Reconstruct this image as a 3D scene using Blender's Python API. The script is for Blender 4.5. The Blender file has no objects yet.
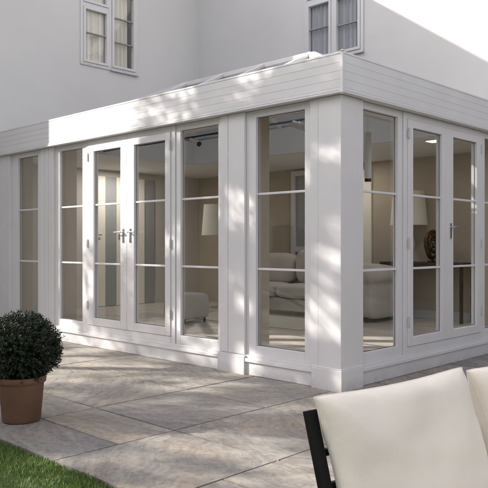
import bpy, bmesh, math, random
from mathutils import Vector, Matrix, noise
R = math.radians
rnd = random.Random(7)
SC = bpy.context.scene
COL = SC.collection

# ------------------------------------------------------------------ camera, sky, sun, exposure
# orangery axes: U runs along the long garden face (world -x), V runs into the house (world +y)
cam_d = bpy.data.cameras.new('camera'); cam = bpy.data.objects.new('camera', cam_d); COL.objects.link(cam)
cam.location = (3.49, -4.779, 1.244)
cam.rotation_euler = (R(90), 0, math.atan2(0.6955, 0.7188))
cam_d.sensor_width = 36; cam_d.lens = 697/488*36; cam_d.clip_start = 0.05; cam_d.clip_end = 900
SC.camera = cam
SUN = Vector((-1, -0.80, 0.695)).normalized()
W = bpy.data.worlds.new('World'); SC.world = W; W.use_nodes = True
nt = W.node_tree
sky = nt.nodes.new('ShaderNodeTexSky'); sky.sky_type = 'NISHITA'; sky.sun_disc = False
sky.sun_elevation = math.asin(SUN.z); sky.sun_rotation = math.atan2(SUN.x, SUN.y)
sky.air_density = 1.0; sky.dust_density = 1.6; sky.ozone_density = 1.0
bg = nt.nodes['Background']; bg.inputs['Strength'].default_value = 0.15
hsv = nt.nodes.new('ShaderNodeHueSaturation'); hsv.inputs['Saturation'].default_value = 0.22   # hazy, milky sky
tint = nt.nodes.new('ShaderNodeMix'); tint.data_type = 'RGBA'; tint.blend_type = 'MULTIPLY'; tint.inputs[0].default_value = 1.0
tint.inputs[7].default_value = (1.035, 0.99, 0.99, 1)
nt.links.new(sky.outputs[0], hsv.inputs['Color']); nt.links.new(hsv.outputs[0], tint.inputs[6]); nt.links.new(tint.outputs[2], bg.inputs[0])
sd = bpy.data.lights.new('sun', 'SUN'); sd.energy = 4.0; sd.angle = R(0.55); sd.color = (1.0, 0.945, 0.86)
so = bpy.data.objects.new('sun', sd); COL.objects.link(so)
so.rotation_euler = (-SUN).to_track_quat('-Z', 'Y').to_euler()
SC.view_settings.view_transform = 'Standard'; SC.view_settings.look = 'None'
SC.view_settings.exposure = 1.27; SC.view_settings.gamma = 1.0; SC.view_settings.use_curve_mapping = False
SC.render.engine = 'CYCLES'
SC.cycles.use_denoising = True
SC.cycles.max_bounces = 10; SC.cycles.diffuse_bounces = 5; SC.cycles.glossy_bounces = 5
SC.cycles.transparent_max_bounces = 24
SC.cycles.sample_clamp_indirect = 6

# ------------------------------------------------------------------ materials
def new_mat(name):
    m = bpy.data.materials.new(name); m.use_nodes = True
    return m, m.node_tree, m.node_tree.nodes['Principled BSDF']
def N(t, typ, **kw):
    n = t.nodes.new(typ)
    for k, v in kw.items():
        if k in n.inputs: n.inputs[k].default_value = v
        else: setattr(n, k, v)
    return n
def ramp(t, stops):
    r = t.nodes.new('ShaderNodeValToRGB'); e = r.color_ramp.elements
    while len(e) < len(stops): e.new(0.5)
    for i, (p, c) in enumerate(stops):
        e[i].position = p; e[i].color = (*c, 1) if len(c) == 3 else c
    return r
def simple(name, col, rough=0.5, var=0.06, scale=6, bump=0.0, bscale=60, metal=0, coat=0, spec=None):
    m, t, b = new_mat(name)
    tc = N(t, 'ShaderNodeTexCoord')
    n = N(t, 'ShaderNodeTexNoise', Scale=scale, Detail=5.0)
    t.links.new(tc.outputs['Object'], n.inputs['Vector'])
    lo = tuple(c*(1-var) for c in col); hi = tuple(min(1, c*(1+var)) for c in col)
    r = ramp(t, [(0.3, lo), (0.7, hi)])
    t.links.new(n.outputs['Fac'], r.inputs[0]); t.links.new(r.outputs[0], b.inputs['Base Color'])
    b.inputs['Roughness'].default_value = rough; b.inputs['Metallic'].default_value = metal
    b.inputs['Coat Weight'].default_value = coat
    if spec is not None: b.inputs['Specular IOR Level'].default_value = spec
    if bump:
        n2 = N(t, 'ShaderNodeTexNoise', Scale=bscale, Detail=4.0)
        t.links.new(tc.outputs['Object'], n2.inputs['Vector'])
        bp = N(t, 'ShaderNodeBump', Strength=bump, Distance=0.004)
        t.links.new(n2.outputs['Fac'], bp.inputs['Height']); t.links.new(bp.outputs[0], b.inputs['Normal'])
    return m
M = {}
M['paint'] = simple('painted_timber', (0.680, 0.668, 0.677), 0.42, 0.03, 3, 0.15, 35)
def weather(m):
    # splash-back dust low down on the joinery, broken up by noise
    t = m.node_tree; b = t.nodes['Principled BSDF']; src = b.inputs['Base Color'].links[0].from_socket
    tc = N(t, 'ShaderNodeTexCoord'); sp = N(t, 'ShaderNodeSeparateXYZ'); t.links.new(tc.outputs['Object'], sp.inputs[0])
    mr = N(t, 'ShaderNodeMapRange'); mr.inputs[1].default_value = 0.0; mr.inputs[2].default_value = 0.16; mr.inputs[3].default_value = 1.0; mr.inputs[4].default_value = 0.0
    t.links.new(sp.outputs['Z'], mr.inputs[0])
    n = N(t, 'ShaderNodeTexNoise', Scale=9.0, Detail=8.0, Roughness=0.7); t.links.new(tc.outputs['Object'], n.inputs['Vector'])
    mu = N(t, 'ShaderNodeMath', operation='MULTIPLY'); t.links.new(mr.outputs[0], mu.inputs[0]); t.links.new(n.outputs['Fac'], mu.inputs[1])
    r = ramp(t, [(0.18, (0, 0, 0)), (0.75, (0.55, 0.55, 0.55))]); t.links.new(mu.outputs[0], r.inputs[0])
    mx = N(t, 'ShaderNodeMix', data_type='RGBA'); t.links.new(r.outputs[0], mx.inputs[0]); t.links.new(src, mx.inputs[6]); mx.inputs[7].default_value = (0.30, 0.27, 0.24, 1)
    t.links.new(mx.outputs[2], b.inputs['Base Color'])
weather(M['paint'])
M['paint_in'] = simple('interior_white_paint', (0.80, 0.79, 0.78), 0.6, 0.02, 3)
M['lining'] = simple('tan_interior_wall', (0.49, 0.425, 0.345), 0.85, 0.04, 3)
M['lining_pale'] = simple('pale_greige_wall', (0.60, 0.57, 0.53), 0.85, 0.03, 3)
M['skirting'] = simple('pale_skirting', (0.55, 0.55, 0.56), 0.5, 0.02, 3)
M['cream_panel'] = simple('cream_joinery', (0.88, 0.84, 0.76), 0.5, 0.02, 3)
M['steel'] = simple('brushed_steel', (0.55, 0.55, 0.56), 0.28, 0.05, 20, metal=1)
M['dark_metal'] = simple('black_powder_coat', (0.005, 0.005, 0.006), 0.55, 0.15, 30, 0.15, 400, spec=0.25)
M['lead'] = simple('grey_roof_membrane', (0.22, 0.23, 0.24), 0.7, 0.1, 4)
M['roof_tile'] = simple('slate_roof', (0.10, 0.10, 0.115), 0.7, 0.2, 8, 0.3, 20)
M['terracotta'] = simple('brown_terracotta', (0.215, 0.118, 0.074), 0.85, 0.17, 5, 0.25, 120)
M['soil'] = simple('potting_soil', (0.03, 0.022, 0.016), 0.95, 0.3, 40, 0.8, 60)
M['bark'] = simple('bark', (0.09, 0.07, 0.05), 0.9, 0.3, 12, 0.8, 30)
M['walnut'] = simple('dark_walnut', (0.05, 0.033, 0.024), 0.42, 0.25, 10)
M['bronze'] = simple('aged_bronze', (0.10, 0.058, 0.028), 0.36, 0.35, 18, metal=0.9)
M['black'] = simple('black_gloss', (0.01, 0.01, 0.01), 0.25, 0.1, 10)
M['rug'] = simple('cream_rug', (0.55, 0.51, 0.45), 0.95, 0.08, 20, 0.6, 200)
M['ceramic'] = simple('pale_ceramic', (0.6, 0.58, 0.55), 0.3, 0.05, 10)

def fabric(name, col, scale=900):
    m, t, b = new_mat(name)
    tc = N(t, 'ShaderNodeTexCoord')
    n = N(t, 'ShaderNodeTexNoise', Scale=5.0, Detail=6.0)
    t.links.new(tc.outputs['Object'], n.inputs['Vector'])
    r = ramp(t, [(0.3, tuple(c*0.94 for c in col)), (0.7, tuple(min(1, c*1.03) for c in col))])
    t.links.new(n.outputs['Fac'], r.inputs[0]); t.links.new(r.outputs[0], b.inputs['Base Color'])
    b.inputs['Roughness'].default_value = 0.92
    b.inputs['Sheen Weight'].default_value = 0.25
    w = N(t, 'ShaderNodeTexNoise', Scale=scale, Detail=2.0)
    t.links.new(tc.outputs['Object'], w.inputs['Vector'])
    n3 = N(t, 'ShaderNodeTexNoise', Scale=14.0, Detail=3.0); t.links.new(tc.outputs['Object'], n3.inputs['Vector'])
    b1 = N(t, 'ShaderNodeBump', Strength=0.35, Distance=0.012)
    t.links.new(n3.outputs['Fac'], b1.inputs['Height'])
    b2 = N(t, 'ShaderNodeBump', Strength=0.55, Distance=0.0025)
    t.links.new(w.outputs['Fac'], b2.inputs['Height']); t.links.new(b1.outputs[0], b2.inputs['Normal'])
    t.links.new(b2.outputs[0], b.inputs['Normal'])
    return m
M['cushion'] = fabric('cream_outdoor_fabric', (0.85, 0.785, 0.69), 420)
M['sofa_fabric'] = fabric('cream_indoor_fabric', (0.52, 0.485, 0.44), 500)
M['shade'] = fabric('lamp_shade_linen', (0.80, 0.76, 0.68), 700)

# curtain : slightly translucent cloth
def curtain_mat(name, col):
    m, t, b = new_mat(name)
    b.inputs['Base Color'].default_value = (*col, 1); b.inputs['Roughness'].default_value = 0.9
    tc = N(t, 'ShaderNodeTexCoord'); w = N(t, 'ShaderNodeTexNoise', Scale=300.0)
    t.links.new(tc.outputs['Object'], w.inputs['Vector'])
    bp = N(t, 'ShaderNodeBump', Strength=0.2, Distance=0.002)
    t.links.new(w.outputs['Fac'], bp.inputs['Height']); t.links.new(bp.outputs[0], b.inputs['Normal'])
    tr = N(t, 'ShaderNodeBsdfTranslucent'); tr.inputs[0].default_value = (*col, 1)
    mx = N(t, 'ShaderNodeMixShader', Fac=0.25)
    t.links.new(b.outputs[0], mx.inputs[1]); t.links.new(tr.outputs[0], mx.inputs[2])
    t.links.new(mx.outputs[0], t.nodes['Material Output'].inputs[0])
    return m
M['curtain'] = curtain_mat('ivory_curtain', (0.94, 0.90, 0.83))
M['voile'] = curtain_mat('grey_voile', (0.60, 0.62, 0.68))

def glass(name, tint=(0.93, 0.95, 0.94), boost=1.0):
    m, t, b = new_mat(name)
    t.nodes.remove(b)
    tr = N(t, 'ShaderNodeBsdfTransparent'); tr.inputs[0].default_value = (*tint, 1)
    gl = N(t, 'ShaderNodeBsdfGlossy'); gl.inputs['Roughness'].default_value = 0.0; gl.inputs[0].default_value = (1, 1, 1, 1)
    fr = N(t, 'ShaderNodeFresnel', IOR=1.5)
    g = N(t, 'ShaderNodeNewGeometry')
    # both faces of the pane use the outside index so the thin pane never reflects totally
    mth = N(t, 'ShaderNodeMath', operation='MULTIPLY'); mth.inputs[1].default_value = boost
    lw = N(t, 'ShaderNodeLayerWeight', Blend=0.5)
    # schlick from facing: F = .04 + .96 * facing^5
    pw = N(t, 'ShaderNodeMath', operation='POWER'); pw.inputs[1].default_value = 5.0
    t.links.new(lw.outputs['Facing'], pw.inputs[0])
    ma = N(t, 'ShaderNodeMath', operation='MULTIPLY_ADD'); ma.inputs[1].default_value = 0.80; ma.inputs[2].default_value = 0.038
    t.links.new(pw.outputs[0], ma.inputs[0]); t.links.new(ma.outputs[0], mth.inputs[0])
    mx = N(t, 'ShaderNodeMixShader')
    t.links.new(mth.outputs[0], mx.inputs[0]); t.links.new(tr.outputs[0], mx.inputs[1]); t.links.new(gl.outputs[0], mx.inputs[2])
    t.links.new(mx.outputs[0], t.nodes['Material Output'].inputs[0])
    tc = N(t, 'ShaderNodeTexCoord'); wn = N(t, 'ShaderNodeTexNoise', Scale=1.6, Detail=1.0); t.links.new(tc.outputs['Object'], wn.inputs['Vector'])
    wb = N(t, 'ShaderNodeBump', Strength=0.10, Distance=0.02); t.links.new(wn.outputs['Fac'], wb.inputs['Height']); t.links.new(wb.outputs[0], gl.inputs['Normal'])
    t.nodes.remove(fr); t.nodes.remove(g)
    return m
M['glass'] = glass('window_glass', (0.975, 0.975, 0.972))
M['roof_glass'] = glass('roof_glass', (0.60, 0.62, 0.63), 0.6)

def render_wall():
    m, t, b = new_mat('smooth_render')
    tc = N(t, 'ShaderNodeTexCoord')
    n = N(t, 'ShaderNodeTexNoise', Scale=0.7, Detail=8.0, Roughness=0.6); t.links.new(tc.outputs['Object'], n.inputs['Vector'])
    r = ramp(t, [(0.3, (0.64, 0.628, 0.625)), (0.7, (0.70, 0.688, 0.682))])
    t.links.new(n.outputs['Fac'], r.inputs[0]); t.links.new(r.outputs[0], b.inputs['Base Color'])
    b.inputs['Roughness'].default_value = 0.9
    n1 = N(t, 'ShaderNodeTexNoise', Scale=3.0, Detail=4.0); t.links.new(tc.outputs['Object'], n1.inputs['Vector'])
    n2 = N(t, 'ShaderNodeTexNoise', Scale=110.0, Detail=4.0); t.links.new(tc.outputs['Object'], n2.inputs['Vector'])
    b1 = N(t, 'ShaderNodeBump', Strength=0.25, Distance=0.03); t.links.new(n1.outputs['Fac'], b1.inputs['Height'])
    b2 = N(t, 'ShaderNodeBump', Strength=0.25, Distance=0.004); t.links.new(n2.outputs['Fac'], b2.inputs['Height'])
    t.links.new(b1.outputs[0], b2.inputs['Normal']); t.links.new(b2.outputs[0], b.inputs['Normal'])
    return m
M['render'] = render_wall()

def stone(name, dark=(0.170, 0.156, 0.150), mid=(0.236, 0.220, 0.208), light=(0.305, 0.288, 0.266), rough=0.7, bump=0.8):
    """riven sandstone: a different vein direction and tone on every slab"""
    m, t, b = new_mat(name)
    L = t.links.new
    tc = N(t, 'ShaderNodeTexCoord'); g = N(t, 'ShaderNodeNewGeometry')
    off = N(t, 'ShaderNodeVectorMath', operation='SCALE'); off.inputs[0].default_value = (37, 91, 13)
    L(g.outputs['Random Per Island'], off.inputs['Scale'])
    add = N(t, 'ShaderNodeVectorMath', operation='ADD'); L(tc.outputs['Object'], add.inputs[0]); L(off.outputs[0], add.inputs[1])
    rot = N(t, 'ShaderNodeVectorRotate', rotation_type='Z_AXIS')
    ang = N(t, 'ShaderNodeMath', operation='MULTIPLY'); ang.inputs[1].default_value = 41.0
    L(g.outputs['Random Per Island'], ang.inputs[0]); 
    sn = N(t, 'ShaderNodeMath', operation='SINE'); L(ang.outputs[0], sn.inputs[0])
    sa = N(t, 'ShaderNodeMath', operation='MULTIPLY_ADD'); sa.inputs[1].default_value = 0.6; sa.inputs[2].default_value = 0.25
    L(sn.outputs[0], sa.inputs[0]); L(sa.outputs[0], rot.inputs['Angle']); L(add.outputs[0], rot.inputs['Vector'])
    # large warp
    wn = N(t, 'ShaderNodeTexNoise', Scale=1.1, Detail=3.0); L(rot.outputs[0], wn.inputs['Vector'])
    wsub = N(t, 'ShaderNodeVectorMath', operation='SUBTRACT'); L(wn.outputs['Color'], wsub.inputs[0]); wsub.inputs[1].default_value = (0.5, 0.5, 0.5)
    wsc = N(t, 'ShaderNodeVectorMath', operation='SCALE'); wsc.inputs['Scale'].default_value = 0.5; L(wsub.outputs[0], wsc.inputs[0])
    wad = N(t, 'ShaderNodeVectorMath', operation='ADD'); L(rot.outputs[0], wad.inputs[0]); L(wsc.outputs[0], wad.inputs[1])
    mp = N(t, 'ShaderNodeMapping'); mp.inputs['Scale'].default_value = (1.1, 4.2, 1.0); L(wad.outputs[0], mp.inputs['Vector'])
    v = N(t, 'ShaderNodeTexNoise', Scale=1.0, Detail=9.0, Roughness=0.62); L(mp.outputs[0], v.inputs['Vector'])
    mp2 = N(t, 'ShaderNodeMapping'); mp2.inputs['Scale'].default_value = (2.2, 22.0, 1.0); L(wad.outputs[0], mp2.inputs['Vector'])
    v2 = N(t, 'ShaderNodeTexNoise', Scale=1.0, Detail=5.0); L(mp2.outputs[0], v2.inputs['Vector'])
    mixv = N(t, 'ShaderNodeMath', operation='MULTIPLY_ADD'); mixv.inputs[1].default_value = 0.35; L(v2.outputs['Fac'], mixv.inputs[0])
    sc_ = N(t, 'ShaderNodeMath', operation='MULTIPLY'); sc_.inputs[1].default_value = 0.65; L(v.outputs['Fac'], sc_.inputs[0]); L(sc_.outputs[0], mixv.inputs[2])
    r = ramp(t, [(0.30, dark), (0.43, mid), (0.54, light), (0.64, mid), (0.76, light)])
    L(mixv.outputs[0], r.inputs[0])
    # hue patches: rust, lilac grey
    hn = N(t, 'ShaderNodeTexNoise', Scale=2.2, Detail=4.0); L(wad.outputs[0], hn.inputs['Vector'])
    hr = ramp(t, [(0.35, (0.97, 0.975, 1.0)), (0.5, (1, 1, 1)), (0.66, (1.06, 0.98, 0.91))]); L(hn.outputs['Fac'], hr.inputs[0])
    mul = N(t, 'ShaderNodeMix', data_type='RGBA', blend_type='MULTIPLY'); mul.inputs[0].default_value = 1.0
    L(r.outputs[0], mul.inputs[6]); L(hr.outputs[0], mul.inputs[7])
    # slab tone
    tone = ramp(t, [(0.0, (0.82, 0.82, 0.84)), (0.5, (1, 0.99, 0.97)), (1.0, (1.12, 1.09, 1.03))]); L(g.outputs['Random Per Island'], tone.inputs[0])
    mul2 = N(t, 'ShaderNodeMix', data_type='RGBA', blend_type='MULTIPLY'); mul2.inputs[0].default_value = 1.0
    L(mul.outputs[2], mul2.inputs[6]); L(tone.outputs[0], mul2.inputs[7]); L(mul2.outputs[2], b.inputs['Base Color'])
    mot = N(t, 'ShaderNodeTexNoise', Scale=22.0, Detail=8.0, Roughness=0.7); L(wad.outputs[0], mot.inputs['Vector'])
    mr = ramp(t, [(0.32, (0.70, 0.69, 0.69)), (0.5, (1, 1, 1)), (0.68, (1.16, 1.15, 1.12))]); L(mot.outputs['Fac'], mr.inputs[0])
    vn = N(t, 'ShaderNodeTexNoise', Scale=1.0, Detail=7.0, Roughness=0.55); L(mp.outputs[0], vn.inputs['Vector'])
    vr = ramp(t, [(0.0, (1, 1, 1)), (0.462, (1, 1, 1)), (0.482, (0.80, 0.74, 0.70)), (0.50, (1.05, 1.04, 1.02)), (0.555, (1.05, 1.04, 1.02)), (0.572, (0.84, 0.80, 0.78)), (0.60, (1, 1, 1))])
    L(vn.outputs['Fac'], vr.inputs[0])
    mulv = N(t, 'ShaderNodeMix', data_type='RGBA', blend_type='MULTIPLY'); mulv.inputs[0].default_value = 0.6 if bump > .3 else 0.1
    L(mul2.outputs[2], mulv.inputs[6]); L(vr.outputs[0], mulv.inputs[7]); mul2 = mulv
    mul3 = N(t, 'ShaderNodeMix', data_type='RGBA', blend_type='MULTIPLY'); mul3.inputs[0].default_value = 1.0 if bump > .3 else 0.15
    L(mul2.outputs[2], mul3.inputs[6]); L(mr.outputs[0], mul3.inputs[7]); L(mul3.outputs[2], b.inputs['Base Color'])
    fine = N(t, 'ShaderNodeTexNoise', Scale=70.0, Detail=5.0); L(tc.outputs['Object'], fine.inputs['Vector'])
    b1 = N(t, 'ShaderNodeBump', Strength=bump, Distance=0.012); L(mixv.outputs[0], b1.inputs['Height'])
    b2 = N(t, 'ShaderNodeBump', Strength=bump*0.6, Distance=0.003); L(fine.outputs['Fac'], b2.inputs['Height']); L(b1.outputs[0], b2.inputs['Normal'])
    L(b2.outputs[0], b.inputs['Normal']); b.inputs['Roughness'].default_value = rough
    return m
M['stone'] = stone('riven_sandstone')
M['floor_stone'] = stone('honed_stone', (0.46, 0.43, 0.39), (0.54, 0.51, 0.47), (0.62, 0.59, 0.55), 0.25, 0.05)
M['joint'] = simple('dark_jointing', (0.055, 0.048, 0.043), 0.95, 0.25, 30, 0.5, 200)

def leaf_mat(name, c0, c1, rough=0.45, transl=0.25):
    m, t, b = new_mat(name)
    g = N(t, 'ShaderNodeNewGeometry'); r = ramp(t, [(0, c0), (1, c1)])
    t.links.new(g.outputs['Random Per Island'], r.inputs[0]); t.links.new(r.outputs[0], b.inputs['Base Color'])
    b.inputs['Roughness'].default_value = rough
    tr = N(t, 'ShaderNodeBsdfTranslucent'); t.links.new(r.outputs[0], tr.inputs[0])
    mx = N(t, 'ShaderNodeMixShader', Fac=transl)
    t.links.new(b.outputs[0], mx.inputs[1]); t.links.new(tr.outputs[0], mx.inputs[2])
    t.links.new(mx.outputs[0], t.nodes['Material Output'].inputs[0])
    return m
M['box_leaf'] = leaf_mat('boxwood_leaf', (0.006, 0.014, 0.006), (0.026, 0.044, 0.016), 0.55, 0.10)
M['tree_leaf'] = leaf_mat('tree_leaf', (0.03, 0.07, 0.02), (0.07, 0.12, 0.03))
M['grass'] = leaf_mat('grass_blade', (0.05, 0.10, 0.018), (0.20, 0.29, 0.08), 0.5, 0.3)
M['indoor_leaf'] = leaf_mat('indoor_plant_leaf', (0.02, 0.05, 0.02), (0.04, 0.08, 0.03))
M['lawn'] = simple('lawn_soil_green', (0.062, 0.082, 0.036), 0.95, 0.35, 1.5, 0.8, 60)
em, t_, b_ = new_mat('lit_lamp_glass')
b_.inputs['Base Color'].default_value = (1, 0.95, 0.85, 1); b_.inputs['Emission Color'].default_value = (1, 0.93, 0.8, 1); b_.inputs['Emission Strength'].default_value = 3.0
M['lit'] = em

# ------------------------------------------------------------------ mesh helpers
class MB:
    def __init__(s): s.bm = bmesh.new()
    def box(s, x0, x1, y0, y1, z0, z1):
        a = [s.bm.verts.new((x, y, z)) for z in (z0, z1) for y in (y0, y1) for x in (x0, x1)]
        for f in ((0, 2, 3, 1), (4, 5, 7, 6), (0, 1, 5, 4), (2, 6, 7, 3), (0, 4, 6, 2), (1, 3, 7, 5)):
            s.bm.faces.new([a[i] for i in f])
        return a
    def quad(s, *pts): s.bm.faces.new([s.bm.verts.new(p) for p in pts])
    def prism(s, ring0, ring1):
        a = [s.bm.verts.new(p) for p in ring0]; b = [s.bm.verts.new(p) for p in ring1]; n = len(a)
        for i in range(n): s.bm.faces.new((a[i], a[(i+1) % n], b[(i+1) % n], b[i]))
        s.bm.faces.new(a[::-1]); s.bm.faces.new(b)
    def bar(s, p, q, w, h, up=(0, 0, 1)):
        p = Vector(p); q = Vector(q); d = (q-p).normalized(); side = d.cross(Vector(up)).normalized(); u = side.cross(d)
        r = [(-w/2, -h/2), (w/2, -h/2), (w/2, h/2), (-w/2, h/2)]
        s.prism([p+side*a+u*b for a, b in r], [q+side*a+u*b for a, b in r])
    def tube(s, pts, radii, seg=12, cap=True):
        pts = [Vector(p) for p in pts]
        if not hasattr(radii, '__len__'): radii = [radii]*len(pts)
        rings = []
        ref = None
        for i, p in enumerate(pts):
            d = (pts[min(i+1, len(pts)-1)]-pts[max(i-1, 0)]).normalized()
            if ref is None: ref = d.orthogonal().normalized()
            ref = (ref-d*ref.dot(d)).normalized(); o = d.cross(ref)
            rings.append([s.bm.verts.new(p+(ref*math.cos(2*math.pi*k/seg)+o*math.sin(2*math.pi*k/seg))*radii[i]) for k in range(seg)])
        for a, b in zip(rings, rings[1:]):
            for k in range(seg): s.bm.faces.new((a[k], a[(k+1) % seg], b[(k+1) % seg], b[k]))
        if cap: s.bm.faces.new(rings[0][::-1]); s.bm.faces.new(rings[-1])
    def lathe(s, prof, seg=32, c=(0, 0), cap0=True, cap1=True):
        rings = [[s.bm.verts.new((c[0]+r*math.cos(2*math.pi*k/seg), c[1]+r*math.sin(2*math.pi*k/seg), z)) for k in range(seg)] for r, z in prof]
        for a, b in zip(rings, rings[1:]):
            for k in range(seg): s.bm.faces.new((a[k], a[(k+1) % seg], b[(k+1) % seg], b[k]))
        if cap0: s.bm.faces.new(rings[0][::-1])
        if cap1: s.bm.faces.new(rings[-1])
    def build(s, name, mat, parent=None, bevel=0, smooth=False, loc=None, normals=True):
        me = bpy.data.meshes.new(name)
        if normals: bmesh.ops.recalc_face_normals(s.bm, faces=s.bm.faces)
        s.bm.to_mesh(me); s.bm.free()
        me.materials.append(mat)
        if smooth:
            for p in me.polygons: p.use_smooth = True
        o = bpy.data.objects.new(name, me); COL.objects.link(o)
        if loc is not None: o.location = loc
        if parent: o.parent = parent
        if bevel:
            b = o.modifiers.new('bevel', 'BEVEL'); b.width = bevel; b.segments = 2; b.limit_method = 'ANGLE'; b.angle_limit = R(40)
        return o
def empty(name, loc=(0, 0, 0), rz=0):
    o = bpy.data.objects.new(name, None); COL.objects.link(o); o.location = loc; o.rotation_euler = (0, 0, rz); return o
def tag(o, label, cat, group=None, kind=None):
    if label: o['label'] = label
    if cat: o['category'] = cat
    if group: o['group'] = group
    if kind: o['kind'] = kind
    return o
def struct(o): o['kind'] = 'structure'; return o
def copy_tree(o, parent=None):
    c = o.copy(); COL.objects.link(c); c.parent = parent
    for ch in [k for k in bpy.data.objects if k.parent == o]: copy_tree(ch, c)
    return c
def c2w(X, Y, z=0.0):
    """metres right of / in front of the camera -> world"""
    u = (X-.815)*-.7185+(Y-5.86)*.6955; v = (X-.815)*.695+(Y-5.86)*.7188
    return Vector((-u, v, z))

# ------------------------------------------------------------------ ground
def plane_grid(name, x0, x1, y0, y1, z, mat):
    m = MB(); m.quad((x0, y0, z), (x1, y0, z), (x1, y1, z), (x0, y1, z)); return struct(m.build(name, mat))
plane_grid('lawn', -300, 300, -300, 300, -0.03, M['lawn'])
plane_grid('patio_bedding', -7.2, 9, -2.63, 4.99, -0.022, M['joint'])
# slabs: rows along the long face, joints of 7 mm
m = MB()
rows = [-2.66, -1.75, -0.83, 0.09, 1.0, 1.93, 2.85, 3.77, 4.69]
P = 0.925
def slab(x0, x1, y0, y1):
    g = 0.0070
    z = rnd.uniform(-0.0012, 0.0012)
    nx = max(2, int((x1-x0)/0.11)); ny = max(2, int((y1-y0)/0.11))
    seed = rnd.uniform(0, 100)
    vs = [[m.bm.verts.new((x0+g+(x1-x0-2*g)*i/nx + (0 if 0 < i < nx else noise.noise((seed, j*1.3, 0))*0.0018),
                           y0+g+(y1-y0-2*g)*j/ny + (0 if 0 < j < ny else noise.noise((seed, i*1.3, 5))*0.0018),
                           z+noise.noise((x0+i*.21, y0+j*.3, seed))*0.0016 - (0.0035 if i in (0, nx) or j in (0, ny) else 0))) for i in range(nx+1)] for j in range(ny+1)]
    for j in range(ny):
        for i in range(nx): m.bm.faces.new((vs[j][i], vs[j][i+1], vs[j+1][i+1], vs[j+1][i]))
    edge = vs[0] + [r[-1] for r in vs[1:]] + vs[-1][-2::-1] + [r[0] for r in vs[-2:0:-1]]
    low = [m.bm.verts.new((v.co.x, v.co.y, -0.03)) for v in edge]
    for k in range(len(edge)): m.bm.faces.new((edge[k], low[k], low[(k+1) % len(edge)], edge[(k+1) % len(edge)]))
for r0, r1 in zip(rows, rows[1:]):
    k = -9
    while k < 10:
        x0 = -0.09 + k*P; wdt = P
        if r0 > 0 and x0 + wdt < 0.2: k += 1; continue
        x1 = x0+wdt
        if x1 > -7.3:
            if rnd.random() < 0.22 and r0 != -1.75:
                h = (r0+r1)/2; slab(x0, x1, r0, h); slab(x0, x1, h, r1)
            else: slab(x0, x1, r0, r1)
        k += 1
struct(m.build('patio_paving', M['stone'], normals=True))

# grass blades on the lawn corner near the camera
def grass():
    m = MB(); bm = m.bm; r = random.Random(3)
    n = 0
    while n < 46000:
        x = r.uniform(-2.2, 2.6); y = -2.645 - abs(r.gauss(0, 1))*0.9 if r.random() < .8 else -2.645-r.uniform(0, .25)
        if y < -4.6: continue
        if r.random() > (1.0 if x < 1.3 else 0.35): continue
        h = r.uniform(0.015, 0.055)*(0.8+0.5*noise.noise((x*4, y*4, 0)))
        a = r.uniform(0, 6.283); w = r.uniform(0.0013, 0.0026)
        dx, dy = math.cos(a), math.sin(a); lean = r.uniform(0.0, 0.9)*h
        b = r.uniform(0, 6.283); lx, ly = math.cos(b)*lean, math.sin(b)*lean
        z = -0.03
        p = [(x-dx*w, y-dy*w, z), (x+dx*w, y+dy*w, z), (x+dx*w*.8+lx*.4, y+dy*w*.8+ly*.4, z+h*.6), (x-dx*w*.8+lx*.4, y-dy*w*.8+ly*.4, z+h*.6), (x+lx, y+ly, z+h)]
        v = [bm.verts.new(q) for q in p]
        bm.faces.new((v[0], v[1], v[2], v[3])); bm.faces.new((v[3], v[2], v[4])); n += 1
    o = m.build('grass', M['grass'], normals=False); o['kind'] = 'stuff'; return o
g_ = grass(); g_['label'] = 'short green lawn grass along the edge of the stone patio'; g_['category'] = 'grass'

# ------------------------------------------------------------------ house (L-shaped, rendered, two storeys)
EAVE = 8.12
UW, VW, VF = 7.28, 5.0, -2.207          # side wall plane, back wall plane, front of the side wing
house = empty('rendered_house', (-UW, VW, 0))
tag(house, 'tall two-storey house in smooth off-white render rising behind the glazed garden room', 'house')
def hloc(o): o.location = Vector(o.location) - Vector((-UW, VW, 0)); return o
T = 0.3
# openings: side wing wall window V 2.137..3.40, back wall window U 3.176..4.443 ; z 4.42..6.42
WZ0, WZ1 = 4.46, 6.46
m = MB()
# side wall (plane x=-UW, outer face towards +x)
x0, x1 = -UW-T, -UW
m.box(x0, x1, VF, 2.137, 0, EAVE); m.box(x0, x1, 3.40, VW, 0, EAVE)
m.box(x0, x1, 2.137, 3.40, 0, WZ0); m.box(x0, x1, 2.137, 3.40, WZ1, EAVE)
# front and far side of the wing, back wall of the house
m.box(-15, x0, VF, VF+T, 0, EAVE); m.box(-15, -15+T, VF+T, 13, 0, EAVE)
m.box(-15+T, 0.6, 13, 13+T, 0, EAVE); m.box(0.6-T, 0.6, VW, 13, 0, EAVE)
y0, y1 = VW, VW+T
m.box(-UW-T, -4.443, y0, y1, 0, EAVE); m.box(-3.176, 0.6-T, y0, y1, 0, EAVE)
m.box(-4.443, -3.176, y0, y1, 0, WZ0); m.box(-4.443, -3.176, y0, y1, WZ1, EAVE)
bmesh.ops.remove_doubles(m.bm, verts=m.bm.verts, dist=1e-5)
hloc(m.build('wall', M['render'], house))
m = MB()
m.box(-15.02, -UW+0.02, VF-.02, VW+.02, EAVE, EAVE+.14); m.box(-15.02, 0.62, VW+.022, 13.32, EAVE, EAVE+.14)
m.prism([(-15, VF, EAVE+.14), (-UW, VF, EAVE+.14), (-UW, 13, EAVE+.14), (-15, 13, EAVE+.14)],
        [(-11.3, VF+3.6, EAVE+1.6), (-11.0, VF+3.6, EAVE+1.6), (-11.0, 9.3, EAVE+1.6), (-11.3, 9.3, EAVE+1.6)])
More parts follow.
